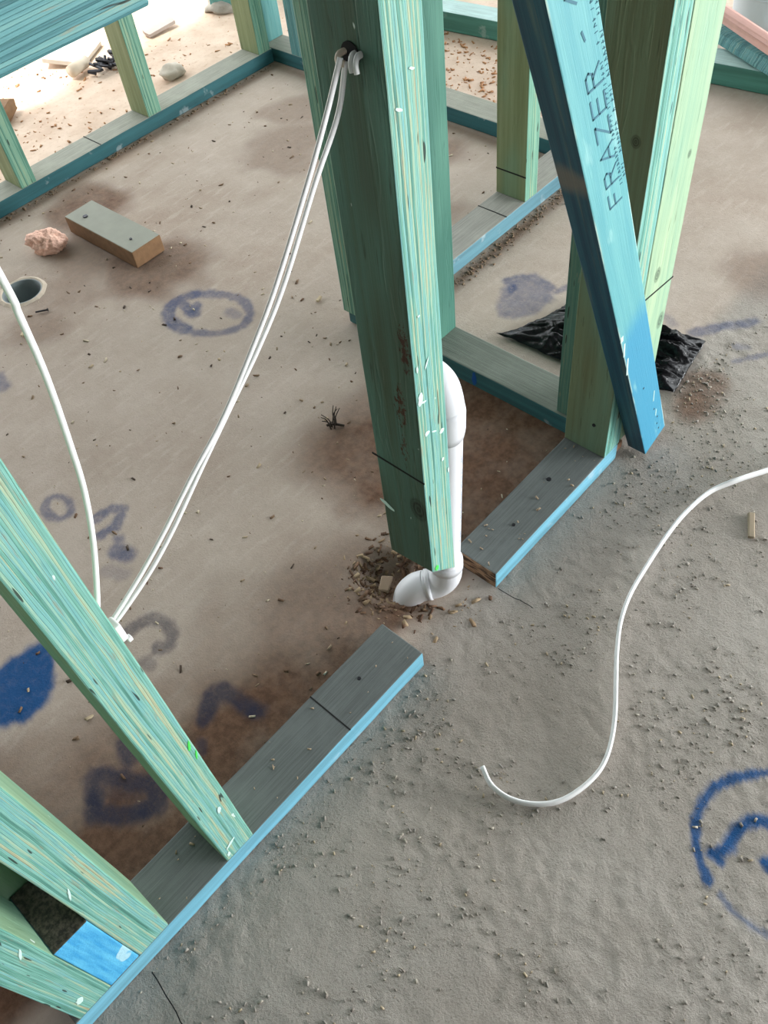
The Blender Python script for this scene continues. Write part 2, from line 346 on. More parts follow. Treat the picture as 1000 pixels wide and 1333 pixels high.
# ------------------------------------------------------------------ floor (slab outside the frame, room slab, sandy area behind)
STROKES = [
 ([(0.457, 0.934), (0.438, 0.921), (0.415, 0.917), (0.391, 0.923), (0.368, 0.938), (0.347, 0.961), (0.331, 0.989), (0.322, 1.021), (0.319, 1.053), (0.325, 1.083), (0.337, 1.106), (0.356, 1.121), (0.38, 1.127), (0.405, 1.121), (0.43, 1.106), (0.451, 1.082), (0.467, 1.051), (0.477, 1.018), (0.478, 0.985), (0.471, 0.957), (0.457, 0.934)],0.0140,0.62,0),
 ([(0.324, 1.022), (0.321, 1.044), (0.322, 1.065), (0.327, 1.084), (0.336, 1.101), (0.347, 1.113), (0.361, 1.121), (0.377, 1.124), (0.394, 1.122), (0.412, 1.115), (0.428, 1.103)],0.0194,0.75,0),
 ([(0.383, 1.096), (0.374, 1.049), (0.401, 1.07)],0.0171,0.75,0),
 ([(0.429, 0.981), (0.433, 0.96)],0.0170,0.4,0),
 ([(0.422, 1.098), (0.475, 1.027)],0.0109,0.5,0),
 ([(-0.177, 0.786), (-0.183, 0.779), (-0.191, 0.775), (-0.198, 0.775), (-0.205, 0.777), (-0.212, 0.783), (-0.216, 0.791), (-0.218, 0.8), (-0.218, 0.811), (-0.216, 0.821), (-0.211, 0.83), (-0.205, 0.837), (-0.197, 0.841), (-0.19, 0.842), (-0.182, 0.84), (-0.176, 0.834), (-0.172, 0.826), (-0.17, 0.816), (-0.17, 0.805), (-0.172, 0.795), (-0.177, 0.786)],0.0098,0.6,0),
 ([(-0.166, 0.721), (-0.128, 0.716), (-0.114, 0.693), (-0.15, 0.671), (-0.184, 0.681)],0.0141,0.65,0),
 ([(-0.16, 0.635), (-0.166, 0.632), (-0.171, 0.635), (-0.174, 0.642), (-0.171, 0.65), (-0.166, 0.653), (-0.16, 0.65), (-0.157, 0.643), (-0.16, 0.635)],0.0052,0.7,0),
 ([(-0.184, 0.621), (-0.177, 0.595)],0.0203,0.7,0),
 ([(-0.224, 0.597), (-0.211, 0.565)],0.0183,0.22,0),
 ([(-0.294, 0.456), (-0.255, 0.454), (-0.234, 0.442), (-0.228, 0.419), (-0.233, 0.39), (-0.25, 0.378), (-0.267, 0.386)],0.0158,0.6,2),
 ([(-0.303, 0.386), (-0.298, 0.37)],0.0122,0.45,2),
 ([(-0.301, 0.222), (-0.271, 0.24), (-0.247, 0.237), (-0.243, 0.206), (-0.245, 0.177), (-0.238, 0.16)],0.0184,0.85,2),
 ([(-0.417, 0.29), (-0.426, 0.266)],0.0186,0.8,2),
 ([(-0.333, 0.192), (-0.343, 0.18)],0.0099,0.6,2),
 ([(-0.485, 0.284), (-0.519, 0.233), (-0.487, 0.191), (-0.448, 0.168), (-0.426, 0.191), (-0.469, 0.266), (-0.485, 0.284)],0.0185,0.85,2),
 ([(-0.487, 0.242), (-0.456, 0.202)],0.0097,0.35,2),
 ([(-0.473, 0.582), (-0.4, 0.569), (-0.393, 0.545), (-0.408, 0.508), (-0.436, 0.472), (-0.47, 0.453), (-0.506, 0.457), (-0.535, 0.484), (-0.572, 0.549), (-0.546, 0.619), (-0.473, 0.582)],0.0030,1,1),
 ([(-0.478, 0.515), (-0.463, 0.508)],0.0069,-0.6,1),
 ([(-0.055, 1.266), (-0.064, 1.221)],0.0204,0.55,0),
 ([(0.186, -0.511), (0.168, -0.492), (0.145, -0.476), (0.116, -0.463), (0.086, -0.459), (0.056, -0.467), (0.03, -0.481), (0.009, -0.501), (-0.007, -0.522)],0.0084,0.95,1),
 ([(-0.012, -0.543), (-0.02, -0.565), (-0.022, -0.589), (-0.018, -0.614), (0.016, -0.65), (0.098, -0.649), (0.169, -0.622), (0.211, -0.569), (0.186, -0.511)],0.0064,0.6,1),
 ([(0.029, -0.513), (0.054, -0.518), (0.081, -0.519), (0.105, -0.525), (0.118, -0.545), (0.112, -0.571), (0.093, -0.597)],0.0108,1,1),
 ([(0.029, -0.505), (0.028, -0.523)],0.0087,1,1),
 ([(0.063, -0.571), (0.064, -0.578)],0.0110,1,1),
 ([(0.815, 0.467), (0.874, 0.496), (0.931, 0.5), (0.964, 0.466), (0.947, 0.415), (0.911, 0.377), (0.851, 0.381), (0.8, 0.408), (0.791, 0.444), (0.815, 0.467)],0.0031,0.55,0),
 ([(0.876, 0.477), (0.898, 0.476)],0.0104,-0.5,0),
 ([(0.902, 0.501), (0.936, 0.482), (0.945, 0.443), (0.935, 0.406)],0.0167,0.65,0),
 ([(0.93, 0.389), (0.968, 0.373)],0.0093,0.6,0),
 ([(0.988, 0.063), (1.038, 0.028), (1.089, -0.017)],0.0164,0.6,0),
 ([(0.952, -0.046), (1.014, -0.091)],0.0084,0.5,0),
 ([(0.997, -0.027), (1.006, -0.047)],0.0113,0.4,0),
 ([(0.998, 0.139), (0.988, 0.117)],0.0156,0.3,0),
]
def seg_dist(X, Y, pts):
    D = np.full(X.shape, 9.0, np.float32)
    for (ax, ay), (bx_, by_) in zip(pts[:-1], pts[1:]):
        dx, dy = bx_ - ax, by_ - ay; L = dx * dx + dy * dy + 1e-12
        t = np.clip(((X - ax) * dx + (Y - ay) * dy) / L, 0, 1)
        D = np.minimum(D, np.hypot(X - ax - t * dx, Y - ay - t * dy))
    return D
def sstep(x, a, b):
    t = np.clip((x - a) / (b - a), 0, 1); return t * t * (3 - 2 * t)
def vnoise(X, Y, sc, seed):
    """smooth value noise, vectorised"""
    r = np.random.RandomState(seed); G = r.rand(256, 256).astype(np.float32)
    x, y = X * sc, Y * sc; i, j = np.floor(x).astype(int), np.floor(y).astype(int)
    fx, fy = x - i, y - j; fx = fx * fx * (3 - 2 * fx); fy = fy * fy * (3 - 2 * fy)
    g = lambda a, b: G[a % 256, b % 256]
    return (g(i, j) * (1 - fx) + g(i + 1, j) * fx) * (1 - fy) + (g(i, j + 1) * (1 - fx) + g(i + 1, j + 1) * fx) * fy
def axis(parts):
    return np.unique(np.concatenate([np.arange(a, b, s) for a, b, s in parts]).round(5))
xs = axis([(-6, -1, .25), (-1, 1.1, .0055), (1.1, 2.8, .012), (2.8, 7.01, .3)])
ys = axis([(-6, -.8, .25), (-.8, 1.62, .0055), (1.62, 3.4, .014), (3.4, 9.01, .4)])
GX, GY = np.meshgrid(xs, ys)
HX, HY, HR = .167, 1.495, .052                       # drain sleeve in the slab
edge = .045 + .02 * (vnoise(GX, GY, 9, 3) - .5)
inside = sstep(GY, edge - .03, edge + .03)
sand = sstep(GY + .25 * (vnoise(GX, GY, 4, 8) - .5), 1.78, 2.0) * sstep(GX, -.6, -.2)
sand = np.maximum(sand, .75 * sstep(GX, 1.44, 1.52) * sstep(GY, .7, .8))
n1 = vnoise(GX, GY, 7, 1) * .6 + vnoise(GX, GY, 19, 2) * .4
# brown stain with the frame's shade painted in, along the inside of the front plate and around the cut for the pipe
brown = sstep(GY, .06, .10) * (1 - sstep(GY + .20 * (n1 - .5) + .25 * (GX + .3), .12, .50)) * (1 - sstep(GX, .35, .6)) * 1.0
brown = np.maximum(brown, .95 * sstep(GX + .08 * (n1 - .5), .12, .24) * sstep(GY, .07, .1) * (1 - sstep(GX, .575, .59)) * (1 - sstep(GY + .1 * (n1 - .5), .42, .62)))  # solid brown corner by the cross plate, its shade painted in too
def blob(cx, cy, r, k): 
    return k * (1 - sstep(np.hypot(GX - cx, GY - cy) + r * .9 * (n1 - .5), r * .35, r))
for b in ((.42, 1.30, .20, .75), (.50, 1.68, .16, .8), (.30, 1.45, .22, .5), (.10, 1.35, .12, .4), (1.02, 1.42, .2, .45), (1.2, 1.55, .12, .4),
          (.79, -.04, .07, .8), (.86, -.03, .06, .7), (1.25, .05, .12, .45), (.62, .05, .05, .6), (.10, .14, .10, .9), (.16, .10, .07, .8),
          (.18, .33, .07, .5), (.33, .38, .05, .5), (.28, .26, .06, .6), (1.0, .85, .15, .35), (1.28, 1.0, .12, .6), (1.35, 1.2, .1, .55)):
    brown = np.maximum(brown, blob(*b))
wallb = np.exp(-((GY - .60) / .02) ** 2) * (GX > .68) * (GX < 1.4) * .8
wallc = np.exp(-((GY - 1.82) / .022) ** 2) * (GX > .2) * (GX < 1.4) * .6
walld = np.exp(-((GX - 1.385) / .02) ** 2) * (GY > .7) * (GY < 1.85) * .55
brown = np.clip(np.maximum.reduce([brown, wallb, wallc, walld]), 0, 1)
dull = np.zeros_like(GX); navy = np.zeros_like(GX); vivid = np.zeros_like(GX)
wob = .007 * (vnoise(GX, GY, 60, 11) - .5) + .005 * (vnoise(GX, GY, 140, 12) - .5)
for pts, w, s, k in STROKES:
    D = seg_dist(GX, GY, pts)
    if pts[0] == pts[-1] and len(pts) < 14 and w < .006:      # closed outline with a thin line: a filled patch
        ins = np.zeros(GX.shape, bool)
        for (ax, ay), (bx_, by_) in zip(pts[:-1], pts[1:]):
            if ay != by_: ins ^= ((ay > GY) != (by_ > GY)) & (GX < (bx_ - ax) * (GY - ay) / (by_ - ay) + ax)
        D = np.where(ins, -D, D); w = .010
        m_ = abs(s) * (1 - sstep(D + wob, -.006, .010))
    else: m_ = s * (1 - sstep(D + wob * min(1, w / .012), w * .45, w * 1.25))
    if s < 0:
        vivid *= 1 - m_; navy *= 1 - m_; continue
    if k == 2: dull = np.maximum(dull, m_)
    elif k: vivid = np.maximum(vivid, m_)
    else: navy = np.maximum(navy, m_)
rough = (1 - inside)
Z = (.0011 * (vnoise(GX, GY, 45, 21) - .5) + .0020 * (vnoise(GX, GY, 110, 22) - .5) * np.where(vnoise(GX, GY, 6, 24) > .45, 1, .4)) * (.25 + .75 * rough)
Z += .0014 * (vnoise(GX, GY, 5, 23) - .5)
pitd = np.hypot((GX - .098) / 1.0, (GY - .168) / 1.15)
Z -= .034 * (1 - sstep(pitd + .02 * (n1 - .5), .025, .062))
Z -= .0015
idx = np.arange(GX.size).reshape(GX.shape)
f4 = np.stack([idx[:-1, :-1], idx[:-1, 1:], idx[1:, 1:], idx[1:, :-1]], -1).reshape(-1, 4)
fcx = (GX[:-1, :-1] + GX[1:, 1:]) / 2; fcy = (GY[:-1, :-1] + GY[1:, 1:]) / 2
f4 = f4[(np.hypot(fcx - HX, fcy - HY) > HR).ravel()]
me = bpy.data.meshes.new('floor'); nv, nf = GX.size, len(f4)
me.vertices.add(nv); me.vertices.foreach_set('co', np.stack([GX, GY, Z], -1).astype(np.float32).ravel())
me.loops.add(nf * 4); me.loops.foreach_set('vertex_index', f4.astype(np.int32).ravel())
me.polygons.add(nf); me.polygons.foreach_set('loop_start', np.arange(0, nf * 4, 4, dtype=np.int32)); me.polygons.foreach_set('loop_total', np.full(nf, 4, np.int32))
me.polygons.foreach_set('use_smooth', np.ones(nf, bool)); me.update(calc_edges=True)
for nm, arr in (('paint', (navy, vivid, dull)), ('dirt_and_shade', (inside, brown, sand))):
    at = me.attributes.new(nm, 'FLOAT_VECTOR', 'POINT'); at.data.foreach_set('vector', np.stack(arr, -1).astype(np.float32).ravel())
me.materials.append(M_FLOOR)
floor = bpy.data.objects.new('floor', me); COL.objects.link(floor); floor['kind'] = 'structure'
floor['label'] = 'dusty concrete slab with blue spray paint marks'

# assumed shell out of view: roof and two walls added to shape the daylight
def slab(name, x0, x1, y0, y1, z0, z1, mat):
    o = bm_obj(name, box_bm(x1 - x0, y1 - y0, z1 - z0, bev=0), mat, None, M=Matrix.Translation(((x0 + x1) / 2, (y0 + y1) / 2, (z0 + z1) / 2)))
    o['kind'] = 'structure'; return o
slab('unseen_ceiling', -1.9, 4.0, -4.2, 3.15, 2.62, 2.75, M_ROOF)
slab('unseen_wall_left', -1.9, -1.7, -4.2, 3.15, 0, 2.62, M_BRICK)
slab('unseen_wall_front', -1.7, .5, -4.2, -4.0, 0, 2.62, M_BRICK)

# ------------------------------------------------------------------ front wall frame
TOPZ = 2.42
fr = empty('stud_frame', (0, .045, 0), 'mint green stud wall frame with cut bottom plate and hanging white cables', 'timber frame')
p1 = plate(fr, -.700, .000, 0.0, 'X', M_PLATE)
p2 = plate(fr, .195, .578, 0.0, 'X', M_PLATE)
mark('saw_cut', p1, (-.1735, .045, T + .0002), (.0022, .089, .0012), M_DARK)
s3 = stud(fr, -.692, 0, T, TOPZ, M_STUD); s2 = stud(fr, -.592, 0, T, TOPZ, M_STUD); s1 = stud(fr, -.432, 0, T, TOPZ, M_STUD)
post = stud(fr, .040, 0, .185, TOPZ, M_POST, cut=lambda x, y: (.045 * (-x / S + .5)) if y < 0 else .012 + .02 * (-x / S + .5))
for v in post.data.vertices:
    if v.co.y > 0: v.co.y -= .006
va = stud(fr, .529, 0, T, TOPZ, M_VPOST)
vb = stud(fr, .5815, 0, T + .004, TOPZ, M_VFLAT, flat=True)
plate(fr, -.700, .672, 0.0, 'X', M_PLATE, z0=TOPZ, name='top_plate')
nog = plate(fr, -.3805, -.158, 0.0, 'X', M_NOG, z0=1.083, name='noggin', thick=S)
mark('saw_cut', post, (.0397, .045, .436), (.0012, .092, .0028), M_DARK)
mark('saw_cut', vb, (.627, -.0004, .372), (.092, .0012, .0025), M_DARK, Matrix.Rotation(math.radians(5), 4, 'Y'))
sbm = box_bm(.0478, .0955, .193, bev=.0015, base=True)
def block_mat():
    m = NT('blue painted spacer with dusty top'); v, vr, tc = m.coords(False); nz = m.n('ShaderNodeSeparateXYZ', ins={0: tc.outputs['Normal']})
    gr = m.noise(v, 1, 4, .6, sc=(150, 60, 12)); d = m.noise(v, 160, 4, .7)
    blue = m.mix(m.step(gr, .3, .7), srgb(58, 152, 206), srgb(96, 186, 224))
    blue = m.mix(m.step(m.noise(v, 1, 2, .5, sc=(26, 60, 16)), .66, .69), blue, srgb(170, 214, 228))
    top = m.mix(m.step(d, .35, .7), srgb(52, 50, 46), srgb(104, 96, 84))
    return m.out(m.mix(m.step(nz.outputs[2], .5, .8), blue, top), .7, d, .002, .6, .3)
bp = bm_obj('spacer_block', sbm, block_mat(), fr, M=Matrix.Translation((-.6166, .0482, T + .001)))
bp['label'] = 'bright blue spacer block with dusty top between two studs'
# broken end of the plate under the diagonal brace
tw = bmesh.new()
for k in range(5):
    r = bmesh.ops.create_cube(tw, size=1)
    for v in r['verts']: v.co = Vector((v.co.x * .026 + .588 + .004 * (k % 2), v.co.y * .008 + .008 + .018 * k, v.co.z * .03 * (.6 + .3 * (k % 3)) + .02))
bm_obj('splintered_end', tw, plain('fresh split wood', srgb(196, 148, 118), .8, .3, 120), fr)
# nail heads driven into the plates and post
for par, wc, r in ((p2, (.425, .052, T), .0045), (p2, (.30, .040, T), .003), (p1, (-.10, .05, T), .003)):
    v_, f_ = tube([Vector(wc) - Vector((0, 0, .001)), Vector(wc) + Vector((0, 0, .0014))], r, 12); o = mesh_obj('nail_head', v_, f_, M_NAIL, None)
    o.parent = par; o.matrix_basis = (Matrix.Translation(fr.location) @ par.matrix_basis).inverted()
v_, f_ = tube([(.5275, .03, .115), (.530, .03, .115)], .0035, 12); o = mesh_obj('nail_head', v_, f_, M_NAIL, None); o.parent = va; o.matrix_basis = (Matrix.Translation(fr.location) @ va.matrix_basis).inverted()
# hairline cracks running on from the plate ends across the slab
for (x0, y0, x1, y1) in ((-.598, -.012, -.612, -.115), (.196, -.004, .202, -.075)):
    pts = [Vector((x0 + (x1 - x0) * k / 8, y0 + (y1 - y0) * k / 8 + .0, 0)) + Vector((.0025 * mnoise.noise(Vector((k * 1.3, x0 * 9, 2))), 0, 0)) for k in range(9)]
    v_ = [(p.x + d, p.y, .0012) for p in pts for d in (-.0008, .0008)]; f_ = [(2 * k, 2 * k + 1, 2 * k + 3, 2 * k + 2) for k in range(8)]
    o = mesh_obj('slab_crack', v_, f_, M_DARK, None); o.parent = floor
# white drips and marks on the posts
def splash(par, wc, w, h, rot=0.0, mat=None, seed=0, nrm='Y'):
    n_ = 14; ring = [(math.cos(2 * math.pi * k / n_) * w / 2 * (1 + .45 * mnoise.noise(Vector((k * .9, seed * 3.3, 1)))), math.sin(2 * math.pi * k / n_) * h / 2 * (1 + .45 * mnoise.noise(Vector((k * .9, seed * 3.3, 8))))) for k in range(n_)]
    v_ = [(x, 0, z) for x, z in ring] + [(x * .8, -.0003, z * .8) for x, z in ring]
    f_ = [tuple(range(n_, 2 * n_))] + [(k, (k + 1) % n_, n_ + (k + 1) % n_, n_ + k) for k in range(n_)]
    o = mesh_obj('paint_splash', v_, f_, mat or M_SPLASH, None)
    base = par.matrix_basis if par.parent is None else Matrix.Translation(par.parent.location) @ par.matrix_basis
    o.parent = par; R_ = Matrix.Rotation(rot, 4, 'Y')
    o.matrix_basis = base.inverted() @ (Matrix.Translation(wc) @ (Matrix.Rotation(-math.pi / 2, 4, 'Z') if nrm == 'X' else Matrix.Identity(4)) @ R_)
    return o
for k, (x, z, w, h, r) in enumerate(((.0467, .583, .010, .024, .2), (.051, .575, .014, .004, .3), (.053, .520, .010, .009, 0), (.080, .502, .011, .009, 0), (.066, .513, .012, .003, .6), (.062, .628, .003, .022, .5),
                                     (.0455, .63, .004, .012, 0), (.052, .925, .012, .004, .5), (.072, .952, .010, .003, .4), (.078, .45, .006, .008, 0), (.088, .42, .004, .012, 0), (.055, .70, .005, .004, 0))):
    splash(post, (x, -.0007, z), w * .85, h * .85, r, None, k)
splash(post, (.0392, .076, .335), .028, .010, .35, M_SPLASH, 31, 'X')
splash(s1, (-.386, -.0007, .372), .004, .022, .25, M_GREENINK, 41); splash(s1, (-.3845, -.0007, .345), .003, .02, .25, M_GREENINK, 42)
splash(s1, (-.414, -.0007, .085), .022, .006, -.6, None, 43); splash(s1, (-.424, -.0007, .062), .006, .012, .2, None, 44); splash(s1, (-.40, -.0007, .19), .006, .016, .2, None, 45)
splash(s3, (-.672, -.0005, .09), .010, .018, .2, None, 46); splash(s3, (-.655, -.0005, .30), .004, .022, .4, None, 47); splash(s2, (-.58, -.0005, .32), .003, .026, .3, None, 48)
splash(post, (.050, -.0007, .232), .008, .012, 0, M_GREENINK, 50)

# ------------------------------------------------------------------ short return frame behind the left studs
f2 = empty('stud_frame', (-.648, .3, 0), 'short green return frame behind the pair of studs with blue patch', 'timber frame')
plate(f2, .0915, .62, -.693, 'Y', plate_mat('dark dusty bottom plate', srgb(60, 84, 80), srgb(84, 80, 72)))
stud(f2, -.693, .097, T, TOPZ, M_STUD, flat=True)
plate(f2, .0915, .62, -.693, 'Y', M_PLATE, z0=TOPZ, name='top_plate')

# ------------------------------------------------------------------ cross frame from the braced post back
fp = empty('stud_frame', (.62, .4, 0), 'cross wall frame running back from the braced post', 'timber frame')
pq = plate(fp, .0915, .713, .574, 'Y', M_PLATE_P)
splash(pq, (.5733, .345, .022), .012, .036, 0, plain('blue marker', srgb(20, 82, 150), .6), 61, 'X')
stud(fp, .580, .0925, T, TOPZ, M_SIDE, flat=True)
stud(fp, .572, .465, T, TOPZ, lvl('laminated timber shaded green', srgb(58, 106, 92), srgb(70, 118, 104), MUTED), flat=True)  # darker green stud, the main post's shade put into its colour
stud(fp, .560, .661, T, TOPZ, M_BACK, flat=True)
plate(fp, .0915, .713, .574, 'Y', M_PLATE, z0=TOPZ, name='top_plate')

# ------------------------------------------------------------------ middle frame
fb = empty('stud_frame', (1.03, .668, 0), 'middle wall frame with steel blue plate edge and one olive stud', 'timber frame')
pb = plate(fb, .666, 1.403, .623, 'X', M_PLATE_B)
sb = stud(fb, 1.132, .623, T, TOPZ, M_BACK)
mark('saw_cut', pb, (1.057, .668, T + .0002), (.0025, .089, .0012), M_DARK)
mark('saw_cut', sb, (1.1317, .668, .110), (.0012, .091, .0035), M_DARK)
plate(fb, .666, 1.403, .623, 'X', M_PLATE, z0=TOPZ, name='top_plate')

# ------------------------------------------------------------------ far frame and its return
fc = empty('stud_frame', (.6, 1.89, 0), 'far wall frame with shade-darkened teal plate and spaced studs beside the sand', 'timber frame')
pc = plate(fc, -.60, 1.402, 1.844, 'X', M_PLATE_D)
for x in (-.48, -.03, .415, .879, 1.345): stud(fc, x, 1.844, T, TOPZ, M_BACK)
mark('saw_cut', pc, (.6955, 1.889, T + .0002), (.003, .089, .0012), M_DARK)
plate(fc, -.60, 1.402, 1.844, 'X', M_PLATE, z0=TOPZ, name='top_plate')
fd = empty('stud_frame', (1.45, 1.3, 0), 'side wall frame with shade-darkened teal plate meeting the far frame', 'timber frame')
pd = plate(fd, .61, 1.94, 1.405, 'Y', M_PLATE_D)
stud(fd, 1.405, 1.70, T, TOPZ, M_NOG, flat=True); stud(fd, 1.405, 1.885, T, TOPZ, M_NOG, flat=True); stud(fd, 1.405, .61, T, TOPZ, M_BACK, flat=True)
plate(fd, .61, 1.94, 1.405, 'Y', M_PLATE, z0=TOPZ, name='top_plate')
# outermost frame
fe = empty('stud_frame', (1.95, .95, 0), 'outermost wall frame bottom plate standing on the slab edge', 'timber frame')
ROT = Matrix.Translation((1.925, .95, 0)) @ Matrix.Rotation(math.radians(6.8), 4, 'Z') @ Matrix.Translation((-1.925, -.95, 0))
plate(fe, -.6, 2.2, 1.925, 'Y', plate_mat('plate with pale top', srgb(84, 140, 128), srgb(176, 204, 200)), rot=ROT, thick=.06)
for y in (-.45, 1.75): 
    o = stud(fe, 1.925, y, .06, TOPZ, M_BACK, flat=True); o.matrix_basis = Matrix.Translation(fe.location).inverted() @ ROT @ Matrix.Translation(fe.location) @ o.matrix_basis

# ------------------------------------------------------------------ leaning brace with printed face
def brace_mat():
    m = NT('brace blue treated pine'); v, vr, tc = m.coords(False)
    sep = m.n('ShaderNodeSeparateXYZ', ins={0: v}); nz = m.n('ShaderNodeSeparateXYZ', ins={0: tc.outputs['Normal']})
    gr = m.noise(v, 1, 4, .6, sc=(60, 60, 3)); pat = m.noise(v, 1, 3, .6, sc=(30, 30, 7)); fib = m.noise(v, 1, 4, .6, sc=(400, 400, 12))
    face = m.mix(m.step(gr, .25, .75), srgb(88, 158, 166), srgb(108, 174, 176))
    low = m.math('SUBTRACT', 1.0, m.step(m.math('ADD', m.math('ADD', sep.outputs[2], m.math('MULTIPLY', sep.outputs[0], -.5)), m.math('MULTIPLY', pat, .10)), .45, .54))
    face = m.mix(m.math('MULTIPLY', low, .9), face, srgb(58, 142, 176))
    face = m.mix(m.math('MULTIPLY', m.step(pat, .62, .7), .45), face, srgb(150, 200, 196))
    worn = m.math('MULTIPLY', m.step(m.math('ABSOLUTE', sep.outputs[0]), .0315, .0345), m.step(m.noise(v, 1, 3, .6, sc=(40, 40, 9)), .45, .6))
    face = m.mix(m.math('MULTIPLY', worn, .8), face, srgb(206, 232, 216))
    dx = m.math('DIVIDE', m.math('SUBTRACT', sep.outputs[0], .006), .009); dz = m.math('DIVIDE', m.math('SUBTRACT', sep.outputs[2], 1.035), .022)
    kn = m.math('SUBTRACT', 1.0, m.step(m.math('ADD', m.math('ADD', m.math('MULTIPLY', dx, dx), m.math('MULTIPLY', dz, dz)), m.math('MULTIPLY', pat, .8)), .8, 1.6))
    face = m.mix(kn, face, srgb(214, 208, 160))
    ed = m.mix(m.step(m.noise(v, 1, 3, .5, sc=(20, 130, 1.5)), .4, .62), srgb(20, 70, 88), srgb(36, 90, 106))
    ed = m.mix(m.math('MULTIPLY', m.step(m.noise(v, 1, 4, .6, sc=(40, 130, 4)), .58, .7), .6), ed, srgb(92, 110, 102))
    dd = m.math('ABSOLUTE', m.math('SUBTRACT', sep.outputs[2], .80))
    ed = m.mix(m.math('MULTIPLY', m.math('SUBTRACT', 1.0, m.step(m.math('ADD', dd, m.math('MULTIPLY', pat, .03)), .02, .045)), .8), ed, srgb(120, 114, 102))
    isf = m.step(m.math('ABSOLUTE', nz.outputs[1]), .5, .75)
    c = m.mix(isf, ed, face)
    return m.out(c, .5, fib, .001, .5, .4)
BW, BT, BL = .070, .0395, 1.9
ang = math.atan2(.413, .9657)
BM = Matrix.Translation((.618, -BT - .0008, 0.001)) @ Matrix.Rotation(-ang, 4, 'Y')
# local frame: x across the wide face from the lower corner, y into the wall, z up along the brace
br = empty('timber_brace', (.65, -.02, 0), 'bright blue printed timber brace leaning across the pale double post', 'brace')
bmb = box_bm(BW, BT, BL, bev=.002, base=True)
board = bm_obj('board', bmb, brace_mat(), br, M=BM @ Matrix.Translation((BW / 2, BT / 2, 0)))
GLYPH = {'F': [[(0, 0), (0, 1), (.75, 1)], [(0, .52), (.6, .52)]], 'R': [[(0, 0), (0, 1), (.6, 1), (.75, .8), (.6, .55), (0, .55)], [(.4, .55), (.85, 0)]],
         'A': [[(0, 0), (.42, 1), (.85, 0)], [(.15, .34), (.7, .34)]], 'Z': [[(0, 1), (.8, 1), (0, 0), (.85, 0)]],
         'E': [[(.8, 0), (0, 0), (0, 1), (.8, 1)], [(0, .52), (.7, .52)]], 'D': [[(0, 0), (0, 1), (.5, 1), (.8, .7), (.8, .3), (.5, 0), (0, 0)]]}
def strokes_mesh(lines, width):
    vs_, fs = [], []
    for ln in lines:
        for (a, b) in zip(ln[:-1], ln[1:]):
            a, b = Vector((*a, 0)), Vector((*b, 0)); t = (b - a).normalized(); n_ = Vector((-t.y, t.x, 0)) * width / 2; e = t * width * .4
            k = len(vs_)
            for q in (a - e - n_, b + e - n_, b + e + n_, a - e + n_): vs_ += [(q.x, q.y, 0), (q.x, q.y, .0003)]
            fs += [(k, k + 2, k + 4, k + 6), (k + 1, k + 7, k + 5, k + 3), (k, k + 1, k + 3, k + 2), (k + 2, k + 3, k + 5, k + 4), (k + 4, k + 5, k + 7, k + 6), (k + 6, k + 7, k + 1, k)]
    return vs_, fs
# text runs up the board: reading direction = local +z, letter tops towards local -x, raised towards -y
TX = Matrix(((0, -1, 0, 0), (0, 0, -1, 0), (1, 0, 0, 0), (0, 0, 0, 1)))
def letter(ch, s, base, cap, wid):
    lines = [[(x * wid + y * cap * .30, y * cap) for x, y in ln] for ln in GLYPH[ch]]
    v_, f_ = strokes_mesh(lines, .0026)
    o = mesh_obj('printed_letter', v_, f_, M_INK, None); o.parent = board
    o.matrix_basis = Matrix.Translation((base - BW / 2, -BT / 2 - .0002, s)) @ TX
    o['label'] = 'printed letter ' + ch
for k, ch in enumerate('FRAZER'): letter(ch, .712 + k * .0375, .055, .0235, .030)
for ln in ([(0, .0015), (.012, .004)], [(.045, .004), (.062, .018), (.085, .02)]):
    v_, f_ = strokes_mesh([ln], .0026)
    o = mesh_obj('printed_letter', v_, f_, M_INK, None); o.parent = board; o.matrix_basis = Matrix.Translation((.042 - BW / 2, -BT / 2 - .0002, .965)) @ TX
    o['label'] = 'worn remains of a printed letter'
lines = []
for row, (lo, hi) in enumerate(((.72, 1.12), (.74, 1.0))):
    s = lo
    while s < hi:
        w = rnd.uniform(.003, .0055); y0 = -row * .0075
        if rnd.random() > .18:
            lines.append([(s, y0), (s + w * .35, y0 + .0042)])
            if rnd.random() > .4: lines.append([(s + w * .35, y0 + .0042), (s + w * .8, y0 + rnd.uniform(0, .003))])
            if rnd.random() > .6: lines.append([(s, y0 + .002), (s + w * .6, y0 + .002)])
        s += w + .0028
v_, f_ = strokes_mesh(lines, .0008)
o = mesh_obj('fine_print', v_, f_, M_INK, None); o.parent = board; o.matrix_basis = Matrix.Translation((.0605 - BW / 2, -BT / 2 - .0002, 0)) @ TX
for (x, z) in ((.048, .055), (.052, .078), (.047, .12), (.03, .235), (.05, .03)):
    o = bm_obj('nail_head', box_bm(.003, .0008, .004, bev=0), M_NAIL, None); o.parent = board; o.matrix_basis = Matrix.Translation((x - BW / 2, -BT / 2, z))
for (x, z, w, h) in ((.004, .412, .005, .03), (.004, .445, .009, .012), (.003, .36, .005, .04), (.05, .10, .003, .02), (.052, .165, .003, .03)):
    o = bm_obj('paint_splash', box_bm(w * .7, .0008, h, bev=0), M_SPLASH, None); o.parent = board; o.matrix_basis = Matrix.Translation((x - BW / 2, -BT / 2, z)) @ Matrix.Rotation(.25, 4, 'Y')

